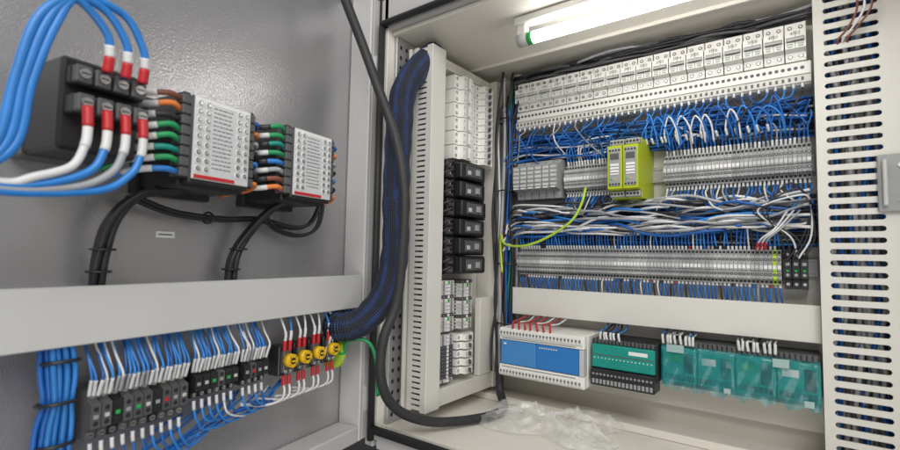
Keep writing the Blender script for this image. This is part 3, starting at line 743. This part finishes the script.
for i,s in enumerate((-.240,-.203,-.164,-.122)):
    zz=-.201+i*.001
    thing('pushbutton_contact','D',s,-.045,zz,yb,'black switch contact with round yellow cap on the door','switch contact','yellow-capped switch contacts')
    for xx in (-.0065,.0065):
        m=random.choice(['blue2','wwire'])
        wire(PW('D',[(s+xx,-.008,zz+.034),(s+xx,-.006,zz+.048),(s+xx*1.4,-.01,zz+.064),(s+xx*2,-.02,zz+.088)]),.0022,m,lab(m,' rising from a yellow-capped contact'),sleeves=[(0,.45,'wwire',1.3)])
        wire(PW('D',[(s+xx,-.008,zz-.042),(s+xx,-.004,zz-.056),(s+xx-.012,.0,zz-.068),(s-.045,-.01,zz-.072),(s-.09,-.02,zz-.06-U(0,.01))]),.0023,'wwire','white wire hanging below a yellow-capped contact')
b=MB(); b.prof([(0,0),(.036,0),(.05,.012),(.05,.05),(.036,.062),(0,.062)],0,.012,'gy'); b.cyl(.006,.0495,.052,.018,.004,'steel',10); b.cyl(.006,.0495,.052,.044,.004,'steel',10); b.box(-.0003,.0123,.02,.0505,.028,.034,'green',.0003)
thing('earth_terminal','D',-.098,-.045,-.243,[('b',b.mesh('earth_terminal'),[])],'yellow-green earth terminal at the end of the door rail','earth terminal')
for i in range(18):
    a=i*2.4; rd=.0165*math.sqrt(i/18); cx,cn=rd*math.cos(a),rd*math.sin(a)
    pts=[(-.606+cx*.9,-.025+cn,-.10),(-.602+cx*1.15,-.018+cn,-.15),(-.600+cx*.9,-.02+cn,-.19),(-.602+cx*1.2,-.02+cn,-.23),(-.606+cx*.9,-.02+cn,-.36)]
    wire(PW('D',pts),.0034,random.choice(['blue','blue2','blue']),'blue wire in the thick bundle hanging from the duct',n=5)
for z in (-.14,-.19,-.24):
    tie([W('D',-.601+.020*math.cos(a),-.019+.020*math.sin(a),z+.003*math.sin(a)) for a in [2*PI*k/20 for k in range(21)]],.0026,'black plastic cable tie around the blue wire bundle')
for i in range(7):
    s=-.105+i*.011; m=random.choice(['blue2','wwire','blue'])
    wire(PW('D',[(s-.01,-.02,-.118),(s-.012,-.008,-.14),(s-.016,-.004,-.165),(s-.03,-.01,-.20+U(-.01,.01))]),.0026,m,lab(m,' leaving the door duct end'),sleeves=[(.35,.8,'wwire',1.3)])
# plastic bag
g=MB(); mi=g.mi('bagfilm'); nx,ny=90,54
rnd=[[U(-1,1) for _ in range(60)] for _ in range(60)]
def vn(x,y):
    i,j=int(math.floor(x)),int(math.floor(y)); fx,fy=x-i,y-j
    fx=fx*fx*(3-2*fx); fy=fy*fy*(3-2*fy)
    g_=lambda a,b_: rnd[a%60][b_%60]
    return (g_(i,j)*(1-fx)+g_(i+1,j)*fx)*(1-fy)+(g_(i,j+1)*(1-fx)+g_(i+1,j+1)*fx)*fy
def rg(x,y): return max(0,1-abs(vn(x,y))*2.4)
for j in range(ny+1):
    for i in range(nx+1):
        u=i/nx-.5; v=j/ny-.5
        x=.27*u*(1+.22*vn(v*4+3,1))+.010*vn(u*7,v*7+5); y=.18*v*(1+.3*vn(u*4+9,2))+.008*vn(u*8+20,v*7)
        hgt=(max(0,1-(2*u)**2)*max(0,1-(2*v)**2))**.5
        z=.002+.038*hgt*(.6+.6*vn(u*3+7,v*3))+hgt*(.020*rg(u*4+v*3+1,v*3+u*2+4)+.012*rg(u*7-v*5+30,v*6+14))
        g.v.append((x,y,max(.001,z)))
for j in range(ny):
    for i in range(nx):
        q=j*(nx+1)+i; g.face((q,q+1,q+nx+2,q+nx+1),mi,None,True)
mk('plastic_bag',g.mesh('plastic_bag'),Matrix.Translation((-.495,1.04,Z0-.388))@Matrix.Rotation(math.radians(14),4,'Z'),None,'crumpled clear plastic bag lying on the cabinet floor','plastic bag')
# ================================================================== camera, light
cam=bpy.data.cameras.new('camera'); co=bpy.data.objects.new('camera',cam); COL.objects.link(co)
cam.lens=19.2; cam.sensor_width=36; cam.clip_start=.01; cam.clip_end=100
M3=(Matrix.Rotation(math.radians(37),3,'Z')@Matrix.Rotation(math.radians(93.7),3,'X')@Matrix.Rotation(math.radians(1.1),3,'Z'))
co.matrix_world=Matrix.Translation((0,0,Z0))@M3.to_4x4(); scene.camera=co
cam.dof.use_dof=True; cam.dof.focus_distance=1.15; cam.dof.aperture_fstop=4.0
def area(loc,tgt,size,en,col=(1,1,1)):
    l=bpy.data.lights.new('fill_lamp','AREA'); l.energy=en; l.size=size; l.color=col  # unseen area light, added as fill for door and cabinet
    o=bpy.data.objects.new('fill_lamp',l); COL.objects.link(o); o.location=loc
    d=Vector(tgt)-Vector(loc); o.rotation_euler=d.to_track_quat('-Z','Y').to_euler()
area((.5,-.7,2.7),(-.4,1.1,1.35),1.0,26,(1,.98,.95))
area((.9,.1,2.3),(-.75,.4,1.45),.6,5,(1,1,1))  # added fill from the right, lights the door devices
area((.3,-.2,.7),(-.3,1.1,1.6),.8,5.5,(1,.98,.95))  # added low fill, aimed up into the cabinet
w=bpy.data.worlds.new('World'); scene.world=w; w.use_nodes=True
w.node_tree.nodes['Background'].inputs[0].default_value=(1,.99,.98,1); w.node_tree.nodes['Background'].inputs[1].default_value=.42
scene.view_settings.view_transform='Standard'; scene.view_settings.look='None'; scene.view_settings.exposure=0
